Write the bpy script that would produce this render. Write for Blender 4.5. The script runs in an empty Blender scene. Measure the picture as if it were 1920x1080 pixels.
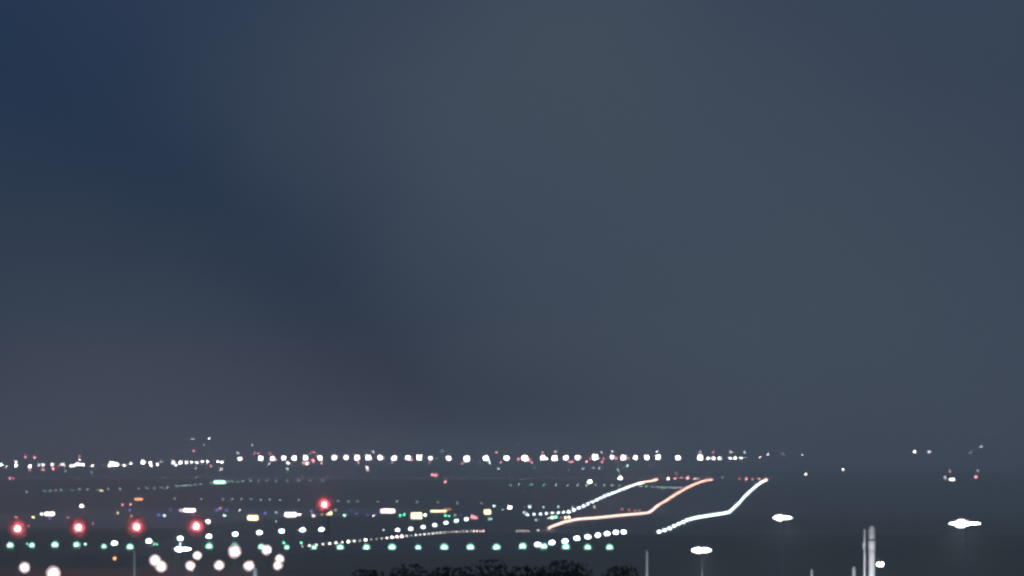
import bpy, bmesh, math, random
from mathutils import Vector
random.seed(7)
S = bpy.context.scene
COL = S.collection
R = math.radians

# ------------------------------------------------------------------ camera
F = 15450.0                      # focal length in pixels of a 1920 px wide frame
VH = 850.0                       # image row of the true horizon
TILT = math.atan((VH - 540) / F)
cam = bpy.data.cameras.new('camera'); cam_o = bpy.data.objects.new('camera', cam); COL.objects.link(cam_o)
cam.sensor_width = 36.0; cam.lens = 36.0 * F / 1920.0
cam.clip_start = 1.0; cam.clip_end = 60000.0
cam_o.location = (0, 0, 0); cam_o.rotation_euler = (math.pi / 2 + TILT, 0, 0)
S.camera = cam_o

# ------------------------------------------------------------------ view / render
S.view_settings.view_transform = 'Standard'; S.view_settings.look = 'None'
S.view_settings.exposure = 0.0; S.view_settings.gamma = 1.0
S.cycles.pixel_filter_type = 'GAUSSIAN'; S.cycles.filter_width = 3.4      # soft long telephoto video
S.cycles.max_bounces = 3; S.cycles.volume_bounces = 0
S.cycles.sample_clamp_indirect = 0.04; S.cycles.sample_clamp_direct = 40.0
S.cycles.use_denoising = True

# ------------------------------------------------------------------ node helper
def nn(nt, t, **kw):
    n = nt.nodes.new(t)
    for k, v in kw.items(): setattr(n, k, v)
    return n
def mth(nt, op, a, b=None, c=None, clamp=False):
    n = nn(nt, 'ShaderNodeMath', operation=op); n.use_clamp = clamp
    for i, x in enumerate((a, b, c)):
        if x is None: continue
        if isinstance(x, (int, float)): n.inputs[i].default_value = x
        else: nt.links.new(x, n.inputs[i])
    return n.outputs[0]

# ------------------------------------------------------------------ sky before dawn with broken cloud
W = bpy.data.worlds.new('World'); S.world = W; W.use_nodes = True
nt = W.node_tree; nt.nodes.clear()
out = nn(nt, 'ShaderNodeOutputWorld')
sky = nn(nt, 'ShaderNodeTexSky', sky_type='NISHITA'); sky.sun_disc = False
sky.sun_elevation = R(0.5); sky.sun_rotation = R(0); sky.air_density = 1.0; sky.ozone_density = 10.0; sky.dust_density = 0.0
SKY_K = 0.15
bg1 = nn(nt, 'ShaderNodeBackground'); bg1.inputs[1].default_value = SKY_K
tint = nn(nt, 'ShaderNodeMix', data_type='RGBA'); tint.blend_type = 'MIX'; tint.inputs[0].default_value = 0.72
nt.links.new(sky.outputs[0], tint.inputs[6]); tint.inputs[7].default_value = (.105, .185, .44, 1)
nt.links.new(tint.outputs[2], bg1.inputs[0])
tc = nn(nt, 'ShaderNodeTexCoord')
sep = nn(nt, 'ShaderNodeSeparateXYZ'); nt.links.new(tc.outputs['Generated'], sep.inputs[0])
nz = nn(nt, 'ShaderNodeTexNoise'); nz.inputs['Scale'].default_value = 26.0; nz.inputs['Detail'].default_value = 5.0
nz.inputs['Roughness'].default_value = 0.45
nt.links.new(tc.outputs['Generated'], nz.inputs['Vector'])
nz2 = nn(nt, 'ShaderNodeTexNoise'); nz2.inputs['Scale'].default_value = 90.0; nz2.inputs['Detail'].default_value = 4.0
nt.links.new(tc.outputs['Generated'], nz2.inputs['Vector'])
# a long rift in the cloud running down to the right; d = angular distance across it
d = mth(nt, 'ADD', mth(nt, 'MULTIPLY', sep.outputs[0], 0.65), mth(nt, 'MULTIPLY', sep.outputs[2], 0.76))
d = mth(nt, 'ADD', d, mth(nt, 'MULTIPLY', mth(nt, 'SUBTRACT', nz.outputs[0], 0.5), 0.012))
d = mth(nt, 'ADD', d, mth(nt, 'MULTIPLY', mth(nt, 'SUBTRACT', nz2.outputs[0], 0.5), 0.004))
fc = nn(nt, 'ShaderNodeMapRange'); fc.inputs[1].default_value = -0.06; fc.inputs[2].default_value = 0.08
nt.links.new(d, fc.inputs[0])
ramp = nn(nt, 'ShaderNodeValToRGB'); ramp.color_ramp.interpolation = 'B_SPLINE'
def pos(x): return (x + 0.06) / 0.14
pts = [(-0.06, .78), (-0.030, .72), (-0.020, .62), (-0.010, .42), (-0.004, .20), (0.002, .25), (0.011, .74), (0.022, .93), (0.040, 1.0), (0.055, .85), (0.070, .62)]
el = ramp.color_ramp.elements
while len(el) < len(pts): el.new(0.5)
for e, (p, v) in zip(el, pts): e.position = pos(p); e.color = (v, v, v, 1)
nt.links.new(fc.outputs[0], ramp.inputs[0])
cover = ramp.outputs[0]
# the rift opens further up and to the left
up = nn(nt, 'ShaderNodeMapRange'); up.inputs[1].default_value = 0.075; up.inputs[2].default_value = 0.03
up.inputs[3].default_value = 0.35; up.inputs[4].default_value = 1.0; up.interpolation_type = 'SMOOTHSTEP'
nt.links.new(mth(nt, 'SUBTRACT', mth(nt, 'MULTIPLY', sep.outputs[2], 0.75), mth(nt, 'MULTIPLY', sep.outputs[0], 0.65)), up.inputs[0])
cover = mth(nt, 'MULTIPLY', cover, up.outputs[0])
# above the frame, full cover is added so bright cloud feeds the haze
hi = nn(nt, 'ShaderNodeMapRange'); hi.inputs[1].default_value = 0.10; hi.inputs[2].default_value = 0.26
nt.links.new(sep.outputs[2], hi.inputs[0])
cover = mth(nt, 'MAXIMUM', cover, hi.outputs[0])
cc = nn(nt, 'ShaderNodeValToRGB')
cc.color_ramp.elements[0].position = 0.3; cc.color_ramp.elements[0].color = (.051, .069, .106, 1)
cc.color_ramp.elements[1].position = 0.7; cc.color_ramp.elements[1].color = (.058, .079, .110, 1)
nt.links.new(nz.outputs[0], cc.inputs[0])
bg2 = nn(nt, 'ShaderNodeBackground'); nt.links.new(cc.outputs[0], bg2.inputs[0])
# overhead, out of view, the cloud is brightened to lift the haze
ov = nn(nt, 'ShaderNodeMapRange'); ov.inputs[1].default_value = 0.08; ov.inputs[2].default_value = 0.5
ov.inputs[3].default_value = 1.0; ov.inputs[4].default_value = 2.25
nt.links.new(sep.outputs[2], ov.inputs[0]); nt.links.new(ov.outputs[0], bg2.inputs[1])
mx = nn(nt, 'ShaderNodeMixShader')
nt.links.new(cover, mx.inputs[0]); nt.links.new(bg1.outputs[0], mx.inputs[1]); nt.links.new(bg2.outputs[0], mx.inputs[2])
nt.links.new(mx.outputs[0], out.inputs[0])

# ------------------------------------------------------------------ surveying helpers
def at(u, v, D):
    """the point D metres out on the bearing that the telephoto frame shows at (u, v)"""
    x = (u - 960) / F; y = (540 - v) / F
    ct, st = math.cos(TILT), math.sin(TILT)
    dy = ct - y * st; dz = st + y * ct
    k = D / dy
    return Vector((x * k, D, dz * k))
def interp(pts, x):
    if x <= pts[0][0]: return pts[0][1]
    for (a, b), (c, e) in zip(pts, pts[1:]):
        if x <= c:
            t = (x - a) / (c - a); return b + (e - b) * t
    return pts[-1][1]
def line_x(D): return -29.0 + 0.0403 * (D - 1130.0)      # runway centreline
# surveyed heights of the lamps along left edge, centreline and right edge, relative to the camera
NEAR = [(-300, -16.5), (500, -15.5), (950, -14.9)]
PL = NEAR + [(1131, -12.9), (1181, -12.92), (1241, -13.25), (1299, -13.45), (1355, -13.7), (1413, -13.9), (1466, -14.2), (1527, -14.5), (1587, -14.8), (1641, -15.2), (1760, -16.9), (1879, -17.5), (1928, -18.0), (1989, -18.3), (2047, -18.4), (2103, -18.4), (2162, -18.3), (2219, -18.24), (2278, -18.3), (2420, -18.7), (2738, -20.4), (3131, -22.3), (3193, -21.9), (3311, -21.2), (3591, -18.8), (3904, -16.9), (4123, -15.7), (4300, -15.1), (4645, -14.7), (5000, -15.2)]
PC = NEAR + [(1131, -12.8), (1234, -13.26), (1322, -13.7), (1406, -14.1), (1521, -14.67), (1622, -15.33), (1705, -16.1), (1740, -17.2), (1990, -19.3), (2070, -19.0), (2100, -18.7), (2158, -18.5), (2202, -18.3), (2313, -18.5), (2488, -19.5), (2661, -20.3), (2859, -21.3), (3089, -22.5), (3150, -22.6), (3200, -22.2), (3292, -20.9), (3481, -19.6), (3667, -18.0), (3900, -16.4), (4184, -15.2), (4383, -14.7), (4663, -14.8), (5000, -15.2)]
PR = NEAR + [(1131, -12.8), (1198, -13.3), (1255, -13.65), (1316, -14.05), (1372, -14.2), (1433, -14.56), (1492, -14.87), (1550, -15.15), (1610, -15.5), (1665, -15.95), (1720, -17.2), (1930, -18.9), (1984, -18.95), (2073, -19.2), (2131, -19.2), (2192, -19.0), (2250, -19.1), (2350, -19.0), (2477, -19.4), (2722, -20.6), (2956, -21.8), (3117, -22.6), (3204, -22.8), (3328, -22.0), (3462, -21.3), (3738, -19.1), (4127, -16.7), (4467, -15.5), (4738, -15.3), (5000, -15.2)]
LAMP_H = 0.35
def ground_z(x, D):
    s = x - line_x(D)
    c = interp(PC, D)
    if s < 0: z = c + (interp(PL, D) - c) * min(1.0, -s / 30.0)
    else: z = c + (interp(PR, D) - c) * min(1.0, s / 30.0)
    return z - LAMP_H
def ground_hit(u, v, d0=960.0, h=0.35):
    D = d0
    while D < 9000:
        p = at(u, v, D)
        if p.z <= ground_z(p.x, D) + h: return D
        D += 8.0
    return 9000.0

# ------------------------------------------------------------------ materials
def principled(name, col, rough=0.6, metal=0.0, noise=None):
    m = bpy.data.materials.new(name); m.use_nodes = True; t = m.node_tree
    b = t.nodes['Principled BSDF']; b.inputs['Base Color'].default_value = (*col, 1)
    b.inputs['Roughness'].default_value = rough; b.inputs['Metallic'].default_value = metal
    if noise:
        sc, amt = noise
        n = nn(t, 'ShaderNodeTexNoise'); n.inputs['Scale'].default_value = sc; n.inputs['Detail'].default_value = 6
        g = nn(t, 'ShaderNodeTexCoord'); t.links.new(g.outputs['Object'], n.inputs['Vector'])
        r = nn(t, 'ShaderNodeValToRGB')
        r.color_ramp.elements[0].position = .3; r.color_ramp.elements[1].position = .7
        r.color_ramp.elements[0].color = (*[c * (1 - amt) for c in col], 1)
        r.color_ramp.elements[1].color = (*[c * (1 + amt) for c in col], 1)
        t.links.new(n.outputs[0], r.inputs[0]); t.links.new(r.outputs[0], b.inputs['Base Color'])
    return m
_em = {}
SIGMA = 3.2e-4
def far_k(k, D):
    # a lamp that reads with strength k from here burns brighter the more air lies before it
    return float('%.2g' % (min(k, 14) * 1.5 * math.exp(SIGMA * D)))
CAP = {'pink': 1.9, 'red': 1.7, 'orange': 1.6, 'blue': .95}
def bloom(k, D): return 2.1 * math.sqrt(2 * math.log(1 + min(far_k(k, D) * math.exp(-SIGMA * D), 2.2)))
def emit(col, k):
    key = (col, round(k, 3))
    if key in _em: return _em[key]
    m = bpy.data.materials.new('lit_glass'); m.use_nodes = True; t = m.node_tree
    b = t.nodes['Principled BSDF']
    b.inputs['Base Color'].default_value = (.02, .02, .02, 1); b.inputs['Roughness'].default_value = .3
    b.inputs['Emission Color'].default_value = (*col, 1); b.inputs['Emission Strength'].default_value = k
    m.cycles.emission_sampling = 'NONE'
    _em[key] = m
    return m
M_GRASS = principled('night_grass', (.045, .060, .030), .95, 0, (0.02, .35))
M_ASPH = principled('runway_asphalt', (.075, .075, .078), .85, 0, (0.05, .25))
M_CONC = principled('apron_concrete', (.22, .215, .20), .85, 0, (0.03, .2))
M_STEEL = principled('galvanised_steel', (.42, .43, .44), .5, .2, (6, .2))
M_DARK = principled('dark_painted_metal', (.025, .027, .03), .6, .1, (6, .3))
M_BLACK = principled('weathered_grey_paint', (.26, .27, .28), .9, 0, (5, .2))
M_PALE = principled('pale_painted_pole', (.62, .64, .64), .45, 0, (3, .15))
M_RUBBER = principled('runway_rubber_paint', (.16, .16, .155), .8, 0, (0.3, .3))
M_ORANGE = principled('frangible_orange_mast', (.35, .10, .03), .6, 0, (4, .2))
M_HOUS = principled('lamp_housing_grey', (.10, .10, .10), .5, .3, (8, .2))
M_SIGNBODY = principled('sign_cabinet_black', (.03, .03, .03), .6, 0, (5, .3))
M_BUSH = principled('dark_leaves', (.014, .024, .012), .95, 0, (3, .4))
M_BUSH.node_tree.nodes['Principled BSDF'].inputs['Specular IOR Level'].default_value = .1

COLS = {'white': (1.0, .97, 1.0), 'warm white': (1.0, .90, .80), 'pinkish white': (1.0, .78, .80), 'pink': (1.0, .33, .40), 'rosy white': (1.0, .66, .56), 'blush white': (1.0, .84, .84), 'amber rose': (1.0, .52, .40),
        'red': (1.0, .17, .20), 'coral': (1.0, .21, .25), 'pale green': (.52, 1.0, .82), 'green': (.12, 1.0, .55), 'blue': (.22, .2, 1.0),
        'pale blue': (.5, .75, 1.0), 'orange': (1.0, .38, .16), 'yellow': (1.0, .88, .45), 'cool white': (.74, .90, 1.0), 'pale yellow': (1.0, .97, .78)}

# ------------------------------------------------------------------ mesh library (unit shapes, copied by scaling)
def mesh_from(bm, name, mat=None):
    me = bpy.data.meshes.new(name); bm.to_mesh(me); bm.free()
    if mat: me.materials.append(mat)
    return me
def smooth(me):
    for p in me.polygons: p.use_smooth = True
    return me
def tube(bm, r0, r1, z0, z1, n=8, cx=0, cy=0):
    a = [bm.verts.new((cx + r0 * math.cos(2 * math.pi * i / n), cy + r0 * math.sin(2 * math.pi * i / n), z0)) for i in range(n)]
    b = [bm.verts.new((cx + r1 * math.cos(2 * math.pi * i / n), cy + r1 * math.sin(2 * math.pi * i / n), z1)) for i in range(n)]
    for i in range(n): bm.faces.new((a[i], a[(i + 1) % n], b[(i + 1) % n], b[i]))
    bm.faces.new(b); bm.faces.new(a[::-1])
def box(bm, x0, x1, y0, y1, z0, z1, bev=0.0):
    r = bmesh.ops.create_cube(bm, size=1.0)
    for v in r['verts']:
        v.co = Vector(((x0 + x1) / 2 + v.co.x * (x1 - x0), (y0 + y1) / 2 + v.co.y * (y1 - y0), (z0 + z1) / 2 + v.co.z * (z1 - z0)))
    if bev:
        es = list({e for v in r['verts'] for e in v.link_edges})
        bmesh.ops.bevel(bm, geom=es, offset=bev, segments=2, affect='EDGES')
_lens = {}
def lens_mesh(mat, kind='globe'):
    key = (mat.name, kind)
    if key in _lens: return _lens[key]
    bm = bmesh.new()
    if kind == 'globe': bmesh.ops.create_icosphere(bm, subdivisions=2, radius=1.0)
    elif kind == 'dome':
        bmesh.ops.create_icosphere(bm, subdivisions=2, radius=1.0)
        for v in bm.verts: v.co.z = max(v.co.z, -0.35)
    me = smooth(mesh_from(bm, 'lens_' + kind, mat)); _lens[key] = me
    return me
def _post(tap, mat):
    bm = bmesh.new(); tube(bm, 1.0, tap, 0.0, 1.0, 8)
    tube(bm, 2.2, 2.2, 0.0, 0.02, 8)
    return smooth(mesh_from(bm, 'post', mat))
POST = _post(.8, M_STEEL); POST_D = _post(.6, M_DARK); POST_O = _post(.8, M_ORANGE)
def _base():
    bm = bmesh.new(); tube(bm, 1.0, .85, 0, .25, 10); tube(bm, .4, .3, .25, 1.0, 8)
    return smooth(mesh_from(bm, 'fixture_base', M_HOUS))
BASE = _base()
def _hood():
    bm = bmesh.new(); tube(bm, 1.1, .5, 0, .9, 10)
    return smooth(mesh_from(bm, 'lamp_hood', M_HOUS))
HOOD = _hood()
def _frame():
    bm = bmesh.new()                       # head frame of a floodlight mast, about 1 unit half width
    box(bm, -1.15, 1.15, .25, .45, -.08, .08); box(bm, -1.15, 1.15, .25, .45, -1.0, -.88); box(bm, -1.15, 1.15, .25, .45, .88, 1.0)
    for x in (-1.1, 0, 1.1): box(bm, x - .05, x + .05, .46, .60, -1.0, 1.0)
    return mesh_from(bm, 'head_frame', M_STEEL)
FRAME = _frame()
_fl = {}
def flood_mesh(mat):
    if mat.name in _fl: return _fl[mat.name]
    bm = bmesh.new()
    for i in (-1, 0, 1):
        for j in (-1, 0, 1):
            box(bm, i * .68 - .31, i * .68 + .31, 0, .22, j * .64 - .29, j * .64 + .29, .06)
    me = mesh_from(bm, 'flood_lamps', mat); _fl[mat.name] = me
    return me

def link(o, parent=None):
    COL.objects.link(o)
    if parent is not None: o.parent = parent
    return o
def thing(name, label, cat, loc, rotz=0.0, group=None):
    o = bpy.data.objects.new(name, None); link(o); o.location = loc; o.rotation_euler = (0, 0, rotz)
    o.empty_display_size = .5
    o['label'] = label; o['category'] = cat
    if group: o['group'] = group
    return o
def part(name, me, parent, loc=(0, 0, 0), scale=(1, 1, 1), rot=(0, 0, 0)):
    o = bpy.data.objects.new(name, me); link(o, parent)
    o.location = loc; o.scale = scale; o.rotation_euler = rot
    return o
def beam_lamp(parent, loc, col, power, radius=0.3, name='lamp_beam', up=20, cone=56):
    # airfield lamps throw their light forward and upward, towards landing aircraft
    l = bpy.data.lights.new(name, 'SPOT'); l.energy = power; l.color = col; l.shadow_soft_size = radius
    l.spot_size = R(cone); l.spot_blend = .5
    o = bpy.data.objects.new(name, l); link(o, parent); o.location = loc; o.rotation_euler = (R(90 + up), 0, math.pi)
    return o

ONES = 'first second third fourth fifth sixth seventh eighth ninth tenth eleventh twelfth thirteenth fourteenth fifteenth sixteenth seventeenth eighteenth nineteenth'.split()
TENS = {2: ('twenty', 'twentieth'), 3: ('thirty', 'thirtieth'), 4: ('forty', 'fortieth'), 5: ('fifty', 'fiftieth'), 6: ('sixty', 'sixtieth'), 7: ('seventy', 'seventieth'), 8: ('eighty', 'eightieth'), 9: ('ninety', 'ninetieth')}
def ordinal(n):
    if n >= 100:
        h = {1: 'one hundred', 2: 'two hundred'}[n // 100]
        return h + 'th' if n % 100 == 0 else h + ' and ' + ordinal(n % 100)
    if n < 20: return ONES[n - 1]
    t, o = divmod(n, 10)
    return TENS[t][1] if o == 0 else TENS[t][0] + '-' + ONES[o - 1]

# ------------------------------------------------------------------ the setting
def grid_sheet(name, ds, sfun, zoff, mat):
    bm = bmesh.new(); rows = []
    for D in ds:
        rows.append([bm.verts.new((x, D, ground_z(x, D) + zoff)) for x in sfun(D)])
    for a, b in zip(rows, rows[1:]):
        for i in range(len(a) - 1): bm.faces.new((a[i], a[i + 1], b[i + 1], b[i]))
    me = smooth(mesh_from(bm, name, mat)); o = bpy.data.objects.new(name, me); link(o); o['kind'] = 'structure'
    return o
ds = sorted(set([-300, -100, 100, 300, 500, 700] + list(range(800, 5200, 20)) + list(range(5200, 14001, 400))))
grid_sheet('ground', ds, lambda D: [-3200, -1600, -800, -400] + [line_x(D) + s for s in (-200, -100, -60, -30, 0, 30, 60, 100)] + [400, 800, 1600, 3200], 0.0, M_GRASS)
grid_sheet('runway', list(range(1100, 4761, 20)), lambda D: [line_x(D) + s for s in (-33, -30, -15, 0, 15, 30, 33)], 0.05, M_ASPH)
grid_sheet('taxiway', list(range(2060, 3300, 20)), lambda D: [line_x(D) + s for s in (-230, -160, -90)], 0.05, M_CONC)
grid_sheet('apron', list(range(4900, 5700, 50)), lambda D: [-620, -300, 0, 170], 0.05, M_CONC)

# ------------------------------------------------------------------ low lamps on the ground
M_DISH = {}  # colours of the added halo dishes
def dish_mat(col):
    if col not in M_DISH: M_DISH[col] = principled('halo_dish_' + col.replace(' ', '_'), tuple(.06 + .74 * c for c in COLS[col]), .7)
    return M_DISH[col]
def add_dish(t, h, R0, col, power):
    # a shallow dish and its spot, added behind the lamp to draw a halo
    bm = bmesh.new(); rings = []
    for i in range(7):
        q = R0 * (i + .3) / 6.3
        rings.append([bm.verts.new((q * math.cos(a * math.pi / 12), .10 - .12 * (q / R0) ** 2 + .02, q * math.sin(a * math.pi / 12))) for a in range(24)])
    for a, b in zip(rings, rings[1:]):
        for i in range(24): bm.faces.new((a[i], b[i], b[(i + 1) % 24], a[(i + 1) % 24]))
    bm.faces.new(rings[0])
    back = [bm.verts.new((R0 * math.cos(a * math.pi / 12), .16, R0 * math.sin(a * math.pi / 12))) for a in range(24)]
    for i in range(24): bm.faces.new((rings[-1][i], back[i], back[(i + 1) % 24], rings[-1][(i + 1) % 24]))
    part('halo_dish', mesh_from(bm, 'halo_dish', dish_mat(col)), t, (0, 0, h))
    l = bpy.data.lights.new('halo_light', 'SPOT'); l.energy = power; l.color = COLS[col]; l.shadow_soft_size = .02; l.spot_size = R(168); l.spot_blend = .3  # added spot, shines only back onto the halo dish
    o = bpy.data.objects.new('halo_light', l); link(o, t); o.location = (0, -.05, h)
    for c in t.children:
        if c.name.startswith('lens'): c.scale.y = .07; c.location.y = -.16; o.rotation_euler = (R(90), 0, 0)
def ground_lamp(name, cat, label, group, u, v, D, size, col, k, lamp=0.0, lens='dome', minr=1.0, xyz=None, dish=None):
    """size = how wide the glowing lamp reads, in pixels of the 1920 px frame"""
    p = xyz if xyz is not None else at(u, v, D)
    k = min(k, CAP.get(col, 99))
    D = p.y
    gz = ground_z(p.x, D)
    h = max(p.z - gz, 0.2)
    p.z = gz + h
    r = max((size - bloom(k, D)) / 2, minr) * D / F
    t = thing(name, label, cat, (p.x, p.y, gz), 0, group)
    part('base', BASE, t, (0, 0, 0), (max(r * .8, .12), max(r * .8, .12), max(h - r * .3, .1)))
    part('lens', lens_mesh(emit(COLS[col], far_k(k, D)), lens), t, (0, -0.02, h), (r, r, r * .85))
    if lamp: beam_lamp(t, (0, -r - .05, h + .1), COLS[col], lamp, max(r, .2))
    if dish: add_dish(t, h, *dish)
    return t
def mast_lamp(name, cat, label, group, u, v, D, size, col, k, lamp=0.0, post=POST_D, pr=.05, minr=1.05, hood=True, kind='globe', stretch=1.0):
    p = at(u, v, D); gz = ground_z(p.x, D); h = max(p.z - gz, .5)
    k = min(k, CAP.get(col, 99))
    r = max((size - bloom(k, D)) / 2, minr) * D / F
    t = thing(name, label, cat, (p.x, p.y, gz), 0, group)
    part('post', post, t, (0, 0.1, 0), (pr, pr, h - r * .5))
    part('lens', lens_mesh(emit(COLS[col], far_k(k, D)), kind), t, (0, 0, h), (r * stretch, r, r))
    if hood: part('hood', HOOD, t, (0, r * .35, h), (r * .9, r * .9, r * 1.0), (R(-90), 0, 0))
    if lamp: beam_lamp(t, (0, -r - .05, h), COLS[col], lamp, max(r, .2))
    return t

def run_lamps(name, label, group, side, PX, spans, step, size_f, col_f, k_f, lamp_f):
    n = 0
    for d0, d1 in spans:
        D = d0
        while D <= d1:
            n += 1
            x = line_x(D) + side * 30.0
            p = Vector((x, D, interp(PX, D)))
            c = col_f(n, D)
            ground_lamp(name, 'runway light', label(ordinal(n), c), group, 0, 0, D, size_f(n, D), c, k_f(n, D), lamp_f(n, D), xyz=p)
            D += step
# left and right edges: a lamp every 60 m
def esize(n, D): return interp([(1131, 12.5), (1700, 11), (2300, 9.5), (3000, 8.5), (3400, 7.5), (4700, 6.0)], D)
run_lamps('runway_edge_light', lambda o, c: f'{c} runway edge lamp, {o} from the near end of the left edge line', 'lamps along the left runway edge', -1, PL,
          [(1181, 1650), (1871, 2320), (2720, 4650)], 58.5, lambda n, D: 5.5 if 1860 < D < 1900 else (6.5 if 2700 < D < 3120 else esize(n, D)),
          lambda n, D: 'cool white' if D < 3950 else 'warm white' if D < 4250 else 'amber rose', lambda n, D: 3 if 1860 < D < 1900 else (26 if D < 1700 else 6), lambda n, D: 0)
run_lamps('runway_edge_light', lambda o, c: f'{c} runway edge lamp, {o} from the near end of the right edge line', 'lamps along the right runway edge', 1, PR,
          [(1198, 1670), (1984, 4745)], 58.5, lambda n, D: esize(n, D) + 0.5,
          lambda n, D: 'cool white' if D < 4450 else 'warm white' if D < 4560 else 'amber rose', lambda n, D: 22 if D < 1700 else 3.6, lambda n, D: 3000 if 1960 < D < 3200 and n % 3 == 0 else 0)
rc = random.Random(3)
_cs = {}
def csize(n, D):
    if D < 1720: return rc.choice([4.6, 5.2, 6, 7, 7.6]) if D < 1400 else rc.choice([4.2, 4.8, 5.2])
    return interp([(2080, 8.5), (3000, 7.6), (4700, 6.2)], D)
run_lamps('runway_centreline_light', lambda o, c: f'{c} inset lamp, {o} along the runway centreline from its near end', 'lamps along the runway centreline', 0, PC,
          [(1134, 1708), (2085, 4660)], 15.0, csize,
          lambda n, D: 'warm white' if D < 1600 else ('pinkish white' if n % 2 else 'warm white') if D < 1660 else 'rosy white' if D < 3300 else 'amber rose',
          lambda n, D: rc.choice([1.8, 3, 4.5, 7]) if D < 1720 else (1.5 if n % 2 else 2.0), lambda n, D: 9000 if D > 2080 and D < 3300 and n % 8 == 0 else 0)

# green threshold bar
TH = [(19, 1023, 11), (60, 1023, 9), (103, 1022, 11), (144, 1022, 11), (195, 1025, 8), (244, 1026, 11), (392, 1025, 11), (440, 1024, 10), (490, 1026, 10), (538, 1027, 8),
      (589, 1027, 8), (638, 1027, 11), (687, 1027, 11), (735, 1027, 12), (784, 1028, 9), (833, 1028, 12), (882, 1028, 12), (931, 1028, 12), (980, 1025, 12),
      (1020, 1025, 11), (1061, 1026, 12), (1102, 1027, 11), (1143, 1027, 11)]
for i, (u, v, s) in enumerate(TH):
    ground_lamp('threshold_light', 'threshold light', f'pale green threshold lamp, {ordinal(i + 1)} from the left in the near green row', 'green threshold lamps', u, v, 1131, s, 'pale green', 3.4, 0, dish=(.05 * s, 'pale green', 3.0))
for i, (u, v, s, c) in enumerate([(51, 1023, 5, 'green'), (160, 1022, 6, 'pale green'), (289, 1020, 5, 'pale green'), (294, 1025, 4.5, 'green'), (338, 1020, 6, 'pale blue'), (392, 1018, 5, 'green'),
                                  (532, 1018, 6, 'green'), (565, 1018, 6, 'green')]):
    ground_lamp('wing_bar_light', 'airfield light', f'small {c} lamp squeezed into the green threshold row, {ordinal(i + 1)} such from the left', 'small lamps in the threshold row', u, v, 1190, s, c, 6)

# ------------------------------------------------------------------ approach lamps
for i, (u, v, s) in enumerate([(46, 1064, 14), (100, 1075, 19), (291, 1051, 15), (302, 1062, 15), (357, 1061, 13), (370, 1042, 12), (411, 1060, 13), (440, 1034, 18), (467, 1061, 14), (500, 1031, 14), (524, 1048, 12), (521, 1060, 12)]):
    D = 985 if v > 1045 else 1030
    t = mast_lamp('approach_light', 'approach light', f'dazzling pinkish white approach lamp, {ordinal(i + 1)} from the left along the bottom', 'white approach lamps', u, v, D, s * .70, 'blush white', 40, 3000, POST_O)
    add_dish(t, at(u, v, D).z - t.location.z, .048 * s, 'blush white', 3.2 * (s / 13) ** 2)
mast_lamp('approach_light', 'approach light', 'small orange glowing lamp low down below a big white lamp, near the left', 'orange lamp', 215, 1047, 1010, 9, 'orange', 14, 1500, POST_O)
for i, (u, v) in enumerate([(33, 991), (147, 989), (256, 988), (368, 987), (608, 946)]):
    t = mast_lamp('red_beacon', 'beacon', f'glaring red beacon lamp on a thin mast, {ordinal(i + 1)} from the left of five', 'red beacons', u, v, 1075, 10.5 if i < 4 else 9, 'pinkish white', 34, 0, POST_D, .06)
    hh = at(u, v, 1075).z - t.location.z
    add_dish(t, hh, 1.45 if i < 4 else 1.3, 'coral', 60.0)
    beam_lamp(t, (0, -.4, hh), COLS['red'], 14000, .3)

# ------------------------------------------------------------------ lit guidance signs
def sign(u, v, w, h, col, k, label, D=None, angle=0):
    D = D or ground_hit(u, v + h / 2 + 2, 1800)
    p = at(u, v, D); gz = ground_z(p.x, D)
    W2 = w * D / F / 2; H2 = h * D / F / 2
    zc = p.z - gz
    t = thing('guidance_sign', label, 'airfield sign', (p.x, p.y, gz), R(angle), 'lit guidance signs')
    bm = bmesh.new(); box(bm, -W2 - .06, W2 + .06, 0, .3, zc - H2 - .06, zc + H2 + .06, .03)
    part('cabinet', mesh_from(bm, 'cabinet', M_SIGNBODY), t)
    bm = bmesh.new(); box(bm, -W2, W2, -.04, .02, zc - H2, zc + H2, .03)
    part('lit_face', mesh_from(bm, 'lit_face', emit(COLS[col], far_k(k * .55, D))), t)
    for s in (-1, 1):
        bm = bmesh.new(); tube(bm, .05, .05, 0, max(zc - H2 - .05, .1), 8, s * W2 * .7, .15)
        part('leg', mesh_from(bm, 'leg', M_STEEL), t)
sign(93, 963.5, 17, 5, 'pinkish white', 9, 'long pinkish white sign between the first two red beacons')
sign(355, 957, 22, 5, 'pinkish white', 6, 'long pinkish white sign up and left of the fourth red beacon')
sign(385, 978, 17, 5.5, 'pinkish white', 6, 'pinkish white sign beside the fourth red beacon', 1600)
sign(545, 965, 21, 7, 'pinkish white', 7, 'large pinkish white sign just left of the lone red beacon')
sign(727, 958, 25, 6.5, 'pinkish white', 5, 'widest pinkish white sign, right of the lone red beacon')
sign(474, 971, 19, 8, 'yellow', 4, 'pale yellow sign above the row of white edge lamps')
sign(612, 962, 20, 5, 'yellow', 5, 'pale yellow sign directly beneath the lone red beacon', 1400)
sign(781, 967, 20, 11, 'yellow', 3.2, 'tallest pale yellow sign, right of the green lamp pair')
sign(914, 960, 12, 8, 'yellow', 3.2, 'small squarish yellow sign above the lit windsock')
sign(260, 936, 15, 3.5, 'orange', 2, 'narrow orange sign high up between the second and third red beacons')
sign(822, 958.5, 32, 3, 'yellow', 3.0, 'thin long yellow sign turned away, right of the tallest yellow sign', None, 25)
sign(838, 955, 14, 2, 'orange', 1.2, 'thin dull orange sign bar above the long thin yellow sign')
sign(412, 904, 21, 5, 'pale green', 3.0, 'bright mint green lit bar in the far taxiway lamp line')
sign(919, 973, 7, 2, 'pale green', 2.0, 'tiny pale sign right of the lit windsock')
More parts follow.
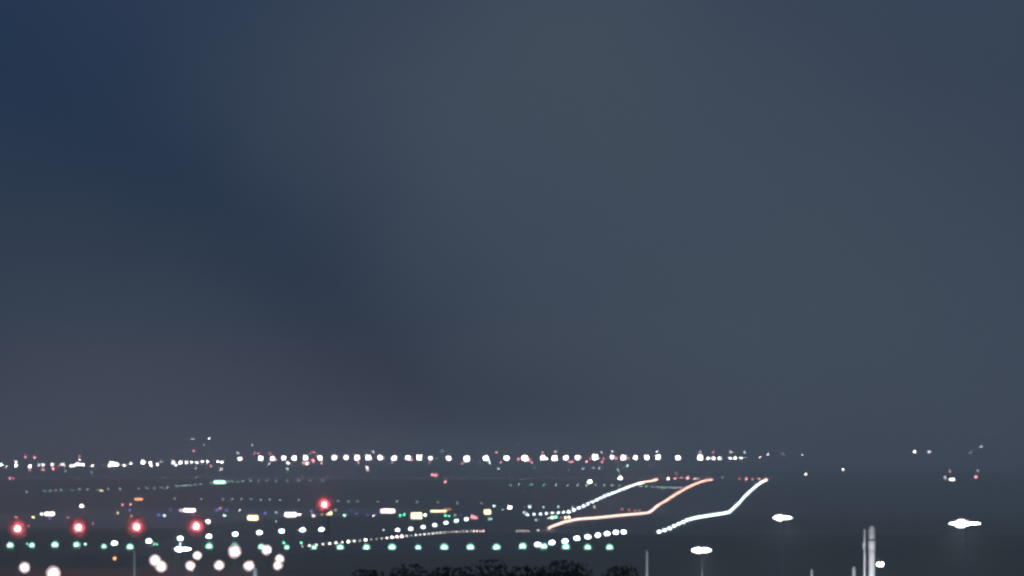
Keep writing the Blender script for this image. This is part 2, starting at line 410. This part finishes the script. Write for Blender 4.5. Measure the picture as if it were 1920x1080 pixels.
# windsock
D = ground_hit(889, 975, 1800); p = at(889, 969, D); gz = ground_z(p.x, D)
t = thing('windsock', 'lit pink windsock cone on a short post beside the runway edge lamps', 'windsock', (p.x, p.y, gz))
part('post', POST, t, (0, 0, 0), (.06, .06, p.z - gz))
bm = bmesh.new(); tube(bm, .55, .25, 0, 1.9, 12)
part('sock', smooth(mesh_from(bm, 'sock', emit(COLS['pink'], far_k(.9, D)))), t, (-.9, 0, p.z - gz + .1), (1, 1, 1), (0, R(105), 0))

# ------------------------------------------------------------------ small taxiway and field lamps
def row(name, cat, group, fmt, items, k, D=None, lamp=0):
    for i, it in enumerate(items):
        u, v, s, c = it[:4]; kk = it[4] if len(it) > 4 else k
        DD = D or ground_hit(u, v + 1)
        ground_lamp(name, cat, fmt.format(o=ordinal(i + 1), c=c), group, u, v, DD, s, c, kk, lamp)
g = 'pale green'
far_taxi = [(u, v, 4, g if i % 3 else 'cool white') for i, (u, v) in enumerate([(50, 922), (83, 921), (94, 920.5), (105, 920), (115, 919), (136, 919), (149, 918), (165, 918), (183, 918), (204, 917), (225, 917), (260, 915), (276, 915), (290, 915), (303, 914),
            (314, 914), (331, 912), (339, 911), (345, 910.5), (350, 910), (357, 910), (365, 909), (376, 908), (396, 905.5), (428, 903), (435, 903), (445, 903), (456, 902), (470, 902), (484, 902), (501, 902), (518, 902), (538, 902), (560, 901), (581, 901), (605, 901)])]
row('taxiway_light', 'taxiway light', 'far taxiway lamps on the left', 'faint {c} taxiway lamp, {o} from the left in the upper left taxiway row', far_taxi, 1.4)
row('taxiway_light', 'taxiway light', 'far taxiway lamps on the right', 'small {c} taxiway lamp, {o} from the left, behind the left edge lamps',
    [(u, v, 4.6, c) for u, v, c in [(957, 910, g), (973, 909, g), (997, 909, g), (1020, 910, 'green'), (1043, 910, 'cool white'), (1064, 910, 'cool white'), (1083, 910, 'cool white'), (1100, 910, g), (1117, 910, 'warm white'), (1133, 910, g), (1147, 910, 'warm white'), (1161, 911, g),
     (1201, 912, g), (1212, 912, 'green'), (1223, 913, 'cool white'), (1233, 914, g), (1241, 914, g), (1248, 914, g), (1257, 914, 'cool white'), (1264, 915, 'cool white'), (1270, 915, 'warm white'), (1276, 915, g)]], 2.2)
row('taxiway_light', 'taxiway light', 'taxiway lamps in the middle row', 'faint {c} lamp, {o} from the left in the middle taxiway row',
    [(u, v, 4.4, 'cool white') for u, v in [(328, 935), (377, 936), (418, 936), (435, 936), (453, 936), (471, 936), (489, 937), (506, 937), (525, 938), (560, 938), (634, 940), (653, 940), (670, 940), (708, 941), (744, 940), (782, 941), (821, 942), (858, 943), (903, 944)]], 1.3)
row('taxiway_edge_light', 'taxiway light', 'blue taxiway edge lamps', 'dim violet {c} taxiway edge lamp, {o} such from the left',
    [(u, v, s, 'blue') for u, v, s in [(93, 972, 8), (243, 957, 7), (298, 966, 8), (320, 956, 6), (407, 957, 8), (425, 957, 7), (497, 963, 8), (584, 959, 7), (668, 963, 6), (689, 966, 6), (704, 964, 5), (658, 957, 5), (865, 966, 5)]], .55)
misc = [(153, 949, 8, 'pinkish white', 8), (78, 964, 6, 'warm white', 5), (30, 970, 5.5, 'pink', 4), (62, 970, 5.5, 'yellow', 4), (54, 986, 5, 'pink', 3), (127, 970, 5, 'pink', 3), (221, 962, 5, 'yellow', 2), (230, 947, 6.5, 'pink', 5),
        (245, 946, 6.5, 'pink', 5), (247, 968, 6, 'orange', 5), (308, 967, 6, 'pale blue', 3), (339, 957, 5, 'pinkish white', 3), (413, 953, 6, 'pink', 5), (421, 967, 5.5, g, 4), (449, 957, 5, 'warm white', 2.5), (366, 967, 4, 'pink', 2), (174, 982, 4, 'pink', 1.5),
        (518, 961, 5.5, 'pale blue', 1.3), (561, 965, 6, 'warm white', 6), (588, 967, 5.5, 'pinkish white', 5), (629, 956, 4.5, 'warm white', 1.4), (646, 967, 6, g, 3), (700, 967, 5, 'pinkish white', 3), (518, 978, 4, 'warm white', 1.4),
        (741, 959, 5, 'pink', 5), (750, 967, 6, 'green', 2.5), (758, 965, 6, 'green', 2.5), (797, 966, 7, 'cool white', 6), (835, 967, 6, 'green', 2.5), (842, 968, 5.5, 'green', 2.5), (853, 966, 5, 'cool white', 1.3), (926, 949, 5.5, 'cool white', 4), (943, 955, 4.5, 'cool white', 1.3),
        (956, 952, 9, 'white', 20), (993, 950, 6, 'cool white', 4), (1019, 951, 5, 'cool white', 1.6), (1047, 950, 5.5, g, 1.6), (983, 961, 6, 'cool white', 1.6), (1115, 951, 5, 'warm white', 2), (1073, 950, 4.5, 'cool white', 1.5),
        (190, 920, 6, 'yellow', 2), (1166, 955, 5, 'pink', 3), (1179, 957, 5.5, 'red', 3), (1191, 958, 5, 'pink', 3), (1199, 958, 5, 'pink', 3), (1005, 975, 5.5, g, 1.4), (1009, 994, 5, 'warm white', 2.5), (1028, 972, 5, g, 2), (1035, 971, 7, 'yellow', 4), (1042, 970, 7, 'green', 4), (1052, 971, 5.5, 'red', 4), (1060, 971, 6, 'yellow', 4), (1067, 970, 6, 'warm white', 5)]
marks = [(93, 'the first long pink sign'), (33, 'the first red beacon'), (147, 'the second red beacon'), (256, 'the third red beacon'), (368, 'the fourth red beacon'), (474, 'the yellow sign above edge lamps'), (545, 'the large pinkish sign'), (608, 'the lone red beacon'),
         (727, 'the widest pinkish sign'), (781, 'the tallest yellow sign'), (889, 'the lit windsock'), (1030, 'the near end of centreline glow'), (1115, 'the middle of centreline glow'), (1190, 'the bend of centreline glow')]
_seen = {}
def describe(u, v, c, what, ref):
    m = min(ref, key=lambda q: abs(q[0] - u)); dx = u - m[0]
    side = 'just left of' if dx < -2 else 'just right of' if dx > 2 else 'level with'
    s = f'small {c} {what} {side} {m[1]}'
    _seen[s] = _seen.get(s, 0) + 1
    if _seen[s] > 1: s = s.replace('small', {2: 'second small', 3: 'third small', 4: 'fourth small'}.get(_seen[s], ordinal(_seen[s]) + ' small'))
    return s
for u, v, s, c, k in misc:
    D0 = ground_hit(u, v + 2)
    ground_lamp('field_lamp', 'airfield lamp', describe(u, v, c, 'airfield lamp', marks), 'scattered airfield lamps', u, v, D0, s + .5, c, k * 1.5)
row('stop_bar_light', 'airfield light', 'low lamps at the brow of the runway', 'dim whitish lamp, {o} of the short flat row at the brow of the runway', [(970 + i * 5, 996, 5, 'warm white') for i in range(5)], 2.0, 1990)

# ------------------------------------------------------------------ far apron: floodlight masts
BIG = [(450, 860, 8), (489, 859, 10), (511, 860, 9), (532, 859, 9), (552, 859, 10), (573, 858, 10), (600, 859, 10), (627, 858, 10), (649, 858, 9), (670, 858, 11), (691, 858, 11), (713, 858, 10), (739, 859, 10), (765, 858, 10), (786, 858, 11), (807, 859, 8),
       (841, 859, 10), (875, 860, 12), (911, 859, 11), (950, 859, 11), (984, 859, 12), (1018, 858, 10), (1040, 859, 11), (1061, 858, 10), (1083, 858, 10), (1116, 857, 12), (1147, 857, 8), (1169, 858, 11), (1191, 858, 9), (1213, 858, 10), (1234, 857, 10), (1271, 858, 10), (1313, 858, 11)]
for i, (u, v, s) in enumerate(BIG):
    D = 5150 + (i * 37 % 90)
    p = at(u, v, D); gz = ground_z(p.x, D); h = p.z - gz
    pink = u in (511, 670, 984, 1169)
    t = thing('floodlight_mast', f'{"pinkish " if pink else ""}white apron floodlight, {ordinal(i + 1)} from the left in the long row of large ones', 'floodlight', (p.x, p.y, gz), 0, 'apron floodlight masts')
    r = (s - 3.3) / 2 * D / F
    part('mast', POST_D, t, (0, .9, 0), (.25, .25, h + r))
    part('head_frame', FRAME, t, (0, 0, h), (r, 1, r))
    part('flood_lamps', flood_mesh(emit(COLS['pinkish white' if pink else 'white'], far_k(6, D))), t, (0, -.02, h), (r, 1, r))
    if i % 2 == 0: beam_lamp(t, (0, -1.2, h - .3), COLS['white'], 8000, .8, up=-20, cone=120)
bigs = [(u, 'the %s large floodlight' % ordinal(i + 1)) for i, (u, v, s) in enumerate(BIG)]
# distant lamps on poles; (u, v, size, colour, strength)
Wt, P, Rd = 'white', 'pink', 'red'
FAR = [(2, 871, 7, Wt, 12), (12, 875, 4.5, Wt, 2), (30, 866, 6, 'pinkish white', 10), (30, 873, 7.5, Wt, 20), (56, 874, 7.5, Wt, 16), (73, 872, 5, Wt, 4), (81, 872, 6, Wt, 8), (98, 871, 6.5, Wt, 10), (117, 871, 5, Wt, 5), (121, 871.5, 4.5, Wt, 4), (133, 873.5, 6.5, Wt, 10), (139, 873, 6, Wt, 9),
       (144, 870, 7, Wt, 12), (149, 871, 6, Wt, 10), (149, 862, 5, 'pinkish white', 5), (156, 871, 7, Wt, 12), (173, 873, 6, Wt, 6), (205, 873, 7, Wt, 14), (207, 866, 5, Wt, 6), (212, 868, 7.5, Wt, 16), (214, 872, 6.5, Wt, 10), (219, 871, 8.5, Wt, 20), (233, 873, 6, Wt, 6),
       (48, 857, 6, P, 4), (65, 858, 6, P, 4), (149, 856, 5, P, 3), (56, 881, 5, P, 2.5), (80, 880, 6, P, 6), (100, 879, 7, P, 9), (110, 873, 4.5, Rd, 2.5), (18, 899, 6, P, 4), (25, 899, 5, Rd, 3.5), (122, 884, 4.5, Wt, .7), (172, 886, 4.5, Wt, .7),
       (245, 869, 6, Wt, 7), (268, 867, 9, Wt, 18), (282, 868, 7, Wt, 12), (283, 872, 7, Wt, 12), (295, 871, 6.5, Wt, 8), (302, 865, 3.5, Wt, 1.2), (325, 867, 7, Wt, 12), (330, 872, 6, Wt, 8), (338, 867, 8, Wt, 14), (349, 867, 6.5, Wt, 8), (359, 866.5, 6, Wt, 7), (369, 867, 6.5, Wt, 9),
       (379, 865.5, 6.5, Wt, 9), (389, 865.5, 6.5, Wt, 9), (408, 866, 6.5, Wt, 9), (416, 866.5, 6.5, Wt, 8), (414, 879, 5.5, Wt, 5), (361, 823, 5, Wt, 1.6), (392, 822.5, 5.5, Wt, 3), (382, 834, 4, 'warm white', .8), (363, 845, 5.5, P, 5), (395, 873, 5.5, P, 5), (367, 878, 4.5, Wt, .8), (446, 850, 5, Wt, 1.6), (473, 834, 4.5, Wt, 1.3),
       (477, 850, 5, P, 2.5), (484, 850, 5.5, P, 3), (507, 850, 5, P, 3), (504, 870, 5, Wt, 1.8), (540, 868, 6, Wt, 9), (539, 879, 5.5, g, 2), (569, 868, 6.5, P, 8), (575, 869, 6.5, 'pinkish white', 8), (580, 868, 5, P, 4), (585, 862, 6, Rd, 2.5), (588, 864, 7, P, 7), (582, 850, 4.5, P, 1.6), (589, 848, 5.5, P, 4), (603, 868, 4.5, P, 2), (672, 867, 5.5, P, 4),
       (688, 877, 6, Wt, 5), (690, 882, 5, Wt, 1.6), (700, 847, 5.5, Wt, 2.5), (516, 862, 6.5, P, 7), (771, 861, 6.5, P, 6), (735, 868, 5, P, 2.5), (806, 867, 5, P, 2.5), (829, 846, 4.5, Wt, 1.3), (867, 869, 5.5, P, 4), (918, 867, 5.5, g, 3.5), (939, 867, 5.5, P, 3), (931, 848, 5.5, P, 4), (935, 879, 5.5, g, 1.8),
       (811, 890.5, 7, P, 8), (817, 891, 7, P, 8), (835, 910, 7, P, 6), (972, 861, 6.5, P, 5), (991, 862, 7, P, 8), (997, 867, 6, P, 4), (1024, 860, 7, 'pinkish white', 9), (1018, 848, 5, P, 2), (1042, 847, 5.5, 'pinkish white', 2.5), (1068, 866, 6, P, 4), (1073, 866, 5.5, P, 4), (1100, 866, 6.5, P, 7), (1108, 860, 5.5, Rd, 4), (1132, 860, 6, Rd, 5),
       (1129, 866, 6, P, 5), (1127, 847, 5, Wt, 2), (1148, 846, 5.5, Wt, 2), (1155, 859, 7, P, 8), (1178, 859, 5.5, P, 3), (1003, 877, 4, g, .8), (1093, 879, 5, g, 2), (1113, 878, 4.5, Wt, 1.2), (1123, 878, 4.5, Wt, 1.2), (1158, 881, 4.5, g, 1.6), (1176, 873, 5.5, g, 3.5), (1163, 898, 9.5, 'pale yellow', 16), (1106, 914, 10, 'pale yellow', 16),
       (1328, 859, 6.5, Wt, 7), (1338, 859, 7, Wt, 10), (1349, 859, 7, Wt, 9), (1369, 859, 6.5, Wt, 7), (1379, 859, 7, Wt, 10), (1389, 859, 6.5, Wt, 7), (1232, 847, 5, Wt, 2), (1313, 847, 5, Wt, 1.8), (1337, 848, 5, P, 1.5), (1370, 847, 5, 'warm white', 2), (1396, 848, 5.5, Wt, 2), (1425, 857, 5.5, 'pinkish white', 4), (1440, 852, 5.5, 'pinkish white', 3),
       (1253, 898, 6.5, 'pinkish white', 6), (1266, 897, 6.5, P, 6), (1268, 887, 4.5, P, 1.2), (1278, 896, 5.5, P, 3), (1289, 896, 8, P, 9), (1302, 899, 5, 'warm white', 3), (1309, 899, 5, P, 3), (1354, 894, 4.5, Wt, 1), (1387, 899, 5, Rd, 3), (1399, 898, 7, P, 6), (1411, 899, 5.5, P, 4), (1423, 898, 6, 'orange', 5),
       (1470, 852, 5, Wt, 1), (1504, 853, 5.5, 'pinkish white', 2.2), (1511, 889, 6, 'pinkish white', 4), (1581, 880, 6, 'pinkish white', 5), (1715, 847, 6.5, Wt, 6), (1742, 847, 6, Wt, 2.5), (1820, 848, 4.5, Wt, .7), (1840, 837.5, 5.5, Wt, 2), (1781, 883, 5.5, P, 2.5), (1772, 895, 5.5, Wt, 2), (1782, 901, 6, Wt, 6), (1787, 900.5, 6.5, Wt, 9),
       (1830, 894, 7.5, P, 9), (1833, 883, 4, Wt, 1.2)]
left_ref = [(30, 'the leftmost cluster of far lamps'), (149, 'the peaked far lamp cluster'), (212, 'the dense bright far cluster'), (275, 'the pair of bright far lamps'), (338, 'the start of the close far row'), (408, 'the end of the close far row')]
right_ref = [(1338, 'the first trio of small far lamps'), (1379, 'the second trio of small far lamps'), (1425, 'the far end of the right edge line'), (1508, 'the lone far pink lamp'), (1581, 'the gap beyond the runway'), (1728, 'the lonely far white pair'), (1784, 'the low far lamp pair at the right'), (1835, 'the reddish lamp at the far right')]
for u, v, s, c, k in FAR:
    ref = left_ref if u < 440 else right_ref if u > 1320 else bigs
    D = 5350 if v < 886 else 4800 if v > 893 and u > 1200 else 4950
    if u in (1106, 835): D = 4300
    where = 'high ' if v < 852 else 'low ' if v > 864 and u > 440 or v > 876 else ''
    mast_lamp('distant_lamp', 'lamp', describe(u, v, (where + c), 'lamp', ref), 'distant lamps on poles', u, v, D, s, c, k, 0, POST_D, .12, hood=False)

# ------------------------------------------------------------------ near street lamps (heads about a metre long)
def street_lamp(u, v, D, half_l, col, k, power, label, arm_dir=1, pole_mat=M_BLACK, bar=.04, bulb=(0, .15, .08)):
    p = at(u, v, D); gz = ground_z(p.x, D); h = p.z - gz
    t = thing('street_lamp', label, 'street lamp', (p.x, p.y, gz), 0, 'street lamps in the foreground')
    top = h - .16
    bm = bmesh.new(); tube(bm, .04, .022, 0, top, 12, 0, -.8); tube(bm, .13, .13, 0, .03, 12, 0, -.8)
    part('pole', smooth(mesh_from(bm, 'pole', pole_mat)), t)
    bm = bmesh.new()
    a0 = [bm.verts.new((x, -.8 + y, top)) for x, y in ((-.03, -.03), (.03, -.03), (.03, .03), (-.03, .03))]
    a1 = [bm.verts.new((x, .05, h + .13 + z)) for x, z in ((-.03, .0), (.03, .0), (.03, .03), (-.03, .03))]
    for q in range(4): bm.faces.new((a0[q], a0[(q + 1) % 4], a1[(q + 1) % 4], a1[q]))
    bm.faces.new(a0[::-1]); bm.faces.new(a1)
    part('arm', mesh_from(bm, 'arm', pole_mat), t)
    bm = bmesh.new(); box(bm, -half_l * .9, half_l * .9, -.10, .22, h + bar * .7 + .01, h + bar * .7 + .05, .015)
    part('lamp_head', mesh_from(bm, 'lamp_head', M_HOUS), t)
    bm = bmesh.new(); bmesh.ops.create_uvsphere(bm, u_segments=20, v_segments=10, radius=1.0)
    for vv in bm.verts: vv.co = Vector((vv.co.x * half_l * .97, vv.co.y * .12, vv.co.z * bar + h - .01))
    part('lens', smooth(mesh_from(bm, 'lens', emit(COLS[col], k))), t)
    bm = bmesh.new(); bmesh.ops.create_uvsphere(bm, u_segments=20, v_segments=10, radius=1.0)
    for vv in bm.verts: vv.co = Vector((vv.co.x * bulb[1] + bulb[0], vv.co.y * .13 - .02, vv.co.z * bulb[2] + h - .01))
    part('bulb', smooth(mesh_from(bm, 'bulb', emit(COLS[col], k))), t)
    l = bpy.data.lights.new('street_lamp_beam', 'SPOT'); l.energy = power; l.color = COLS[col]; l.shadow_soft_size = .12
    l.spot_size = R(112); l.spot_blend = .8
    o = bpy.data.objects.new('street_lamp_beam', l); link(o, t); o.location = (-arm_dir * .1, -.2, h - .13)
    o.rotation_euler = (R(45), 0, 0)      # thrown forward over the road, away from its own pole
    return t
SL = 'cool white'
street_lamp(1809, 981, 255, .50, 'white', 30, 4500, 'brightest street lamp, long horizontal white head with wide halo', 1, M_BLACK, .022, (-.10, .22, .10))
street_lamp(1467, 970, 256, .29, 'white', 25, 2600, 'white street lamp just below the right runway edge bend', -1, M_BLACK, .035, (-.06, .15, .075))
street_lamp(1315, 1031, 258, .30, 'white', 25, 2600, 'white street lamp between the thin pale pole and the other street lamps', -1, M_BLACK, .06, (-.04, .18, .075))
street_lamp(1650, 1057.5, 255, .10, 'white', 25, 1500, 'small white street lamp close beside the thick pale pole', -1, M_BLACK, .05, (.02, .08, .07))
street_lamp(343, 1029, 262, .26, 'cool white', 25, 3000, 'cool white street lamp with long head among the approach lamps', 1, M_BLACK, .035, (-.09, .13, .07))

# ------------------------------------------------------------------ pale poles in front
def pale_pole(u, v, D, r0, r1, label, collar=False, cat='pole'):
    p = at(u, v, D); gz = ground_z(p.x, D); h = p.z - gz
    t = thing('lamp_pole', label, cat, (p.x, p.y, gz), 0, 'pale poles in the foreground')
    bm = bmesh.new(); tube(bm, r0, r1, 0, h, 16)
    part('shaft', smooth(mesh_from(bm, 'shaft', M_PALE)), t)
    bm = bmesh.new(); tube(bm, r1 * 1.02, r1 * .3, h, h + r1, 16)
    part('cap', smooth(mesh_from(bm, 'cap', M_PALE)), t)
    bm = bmesh.new(); tube(bm, r0 * 2, r0 * 2, 0, .04, 16); 
    part('foot_plate', smooth(mesh_from(bm, 'foot_plate', M_PALE)), t)
    if collar:
        zc = h - .38
        bm = bmesh.new(); tube(bm, r1 * 1.06, r1 * 1.06, zc, zc + .06, 16)
        part('clamp_band', smooth(mesh_from(bm, 'clamp_band', M_DARK)), t)
        bm = bmesh.new(); tube(bm, r1 * 1.10, r1 * 1.10, zc - .36, zc - .002, 16)
        part('sleeve', smooth(mesh_from(bm, 'sleeve', M_PALE)), t)
        bm = bmesh.new(); tube(bm, .032, .030, 0, h - .02, 10, -r1 - .13, 0); tube(bm, .045, .045, zc - .28, zc - .05, 10, -r1 - .145, 0)
        part('conduit', smooth(mesh_from(bm, 'conduit', M_PALE)), t)
    return t
pale_pole(1634.5, 992, 264, .105, .10, 'thick pale pole with a dark band and thin conduit beside it', True)
pale_pole(1213, 1033, 266, .04, .022, 'slender pale pole tapering to a point, right of the green threshold row')
pale_pole(252, 1033, 272, .035, .02, 'slender pale pole under the green lamps near the left')
pale_pole(478.5, 1068, 270, .075, .07, 'short stout cream pole top at the bottom beside a dazzling lamp')
pale_pole(1601, 1066, 268, .07, .055, 'stubby pale pole top left of the thick pale pole')
pale_pole(1522, 1069, 268, .03, .025, 'tiny pale pole tip at the bottom between street lamps')
p = at(614, 966, 1395); gz = ground_z(p.x, 1395)
t = thing('sign_post', 'dark square post rising behind the yellow sign under the lone red beacon', 'post', (p.x, 1402, gz))
bm = bmesh.new(); box(bm, -.2, .2, -.2, .2, 0, p.z - gz, .02); part('post', mesh_from(bm, 'post', M_DARK), t)
bm = bmesh.new(); box(bm, -.35, .35, -.3, .3, 0, .12, .02); part('foot', mesh_from(bm, 'foot', M_CONC), t)

# ------------------------------------------------------------------ dark trees in front, below the threshold row
M_BARK = principled('dark_bark', (.06, .05, .04), .9, 0, (5, .3))
def tree(u, v, D, half_w, label, seed):
    rr = random.Random(seed)
    p = at(u, v, D); gz = ground_z(p.x, D); top = p.z - gz
    t = thing('tree', label, 'tree', (p.x, p.y, gz), 0, 'dark trees in the foreground')
    bm = bmesh.new(); tube(bm, .22, .12, 0, top * .55, 10)
    limbs = []
    for i in range(7):
        a = rr.uniform(0, 6.28); e = Vector((math.cos(a) * half_w * .6, math.sin(a) * half_w * .6, top * rr.uniform(.65, .9)))
        b = Vector((0, 0, top * rr.uniform(.3, .5))); limbs.append(e)
        r0 = [bm.verts.new(b + Vector(q) * .08) for q in ((1, 0, 0), (0, 1, 0), (-1, 0, 0), (0, -1, 0))]
        r1 = [bm.verts.new(e + Vector(q) * .02) for q in ((1, 0, 0), (0, 1, 0), (-1, 0, 0), (0, -1, 0))]
        for k in range(4): bm.faces.new((r0[k], r0[(k + 1) % 4], r1[(k + 1) % 4], r1[k]))
    part('trunk', smooth(mesh_from(bm, 'trunk', M_BARK)), t)
    vs, fs = [], []
    clumps = []
    for i in range(44):
        a = rr.uniform(0, 6.28); q = math.sqrt(rr.random()) * half_w * .85
        zz = top * .62 + (top * .36) * math.sqrt(max(0, 1 - (q / half_w) ** 2)) * rr.uniform(.35, 1.0)
        clumps.append((math.cos(a) * q, math.sin(a) * q, zz, rr.uniform(.5, 1.0) * half_w * .30))
    clumps.append((0, 0, top - half_w * .24, half_w * .26))
    for cx, cy, cz, cr in clumps:
        for j in range(800):
            dv = Vector((rr.gauss(0, 1), rr.gauss(0, 1), rr.gauss(0, 1))).normalized() * cr * rr.uniform(.45, 1.08)
            c = Vector((cx, cy, cz)) + dv; c.z = min(c.z, top)
            n1 = Vector((rr.gauss(0, 1), rr.gauss(0, 1), rr.gauss(0, 1))).normalized(); n2 = n1.orthogonal().normalized(); sz = rr.uniform(.03, .05)
            k = len(vs); vs += [c - n1 * sz, c + n2 * sz * .6, c + n1 * sz, c - n2 * sz * .6]; fs.append((k, k + 1, k + 2, k + 3))
    me = bpy.data.meshes.new('crown'); me.from_pydata([tuple(x) for x in vs], [], fs); me.materials.append(M_BUSH)
    part('crown', me, t)
for i, (u, v, D, w, lab) in enumerate([(770, 1060, 150, 1.9, 'dark low tree crown rising at the bottom, farthest left of the trees'), (915, 1051, 158, 2.1, 'broad dark tree crown below the middle of the near green row'),
        (1065, 1053, 152, 2.0, 'dark tree crown below where the green row meets the right edge line'), (1165, 1063, 146, 1.5, 'dark tree crown left of the slender pale pole'),
        (690, 1070, 140, 1.4, 'lowest dark tree top just showing at the bottom edge'), (840, 1066, 118, 1.7, 'dark tree crown in front of the two broadest ones'), (990, 1064, 116, 1.7, 'nearest dark tree crown under the centre of the green row')]):
    tree(u, v, D, w, lab, 40 + i)

# ------------------------------------------------------------------ haze: the night air
bm = bmesh.new(); box(bm, -3400, 3400, -320, 14200, -26, 14)
hm = bpy.data.materials.new('haze_air'); hm.use_nodes = True; t = hm.node_tree; t.nodes.clear()
o = nn(t, 'ShaderNodeOutputMaterial'); pv = nn(t, 'ShaderNodeVolumePrincipled')
pv.inputs['Color'].default_value = (.97, .97, .95, 1); pv.inputs['Density'].default_value = 3.2e-4; pv.inputs['Anisotropy'].default_value = .2
t.links.new(pv.outputs[0], o.inputs['Volume'])
hz = bpy.data.objects.new('haze', mesh_from(bm, 'haze', hm)); link(hz); hz['kind'] = 'stuff'
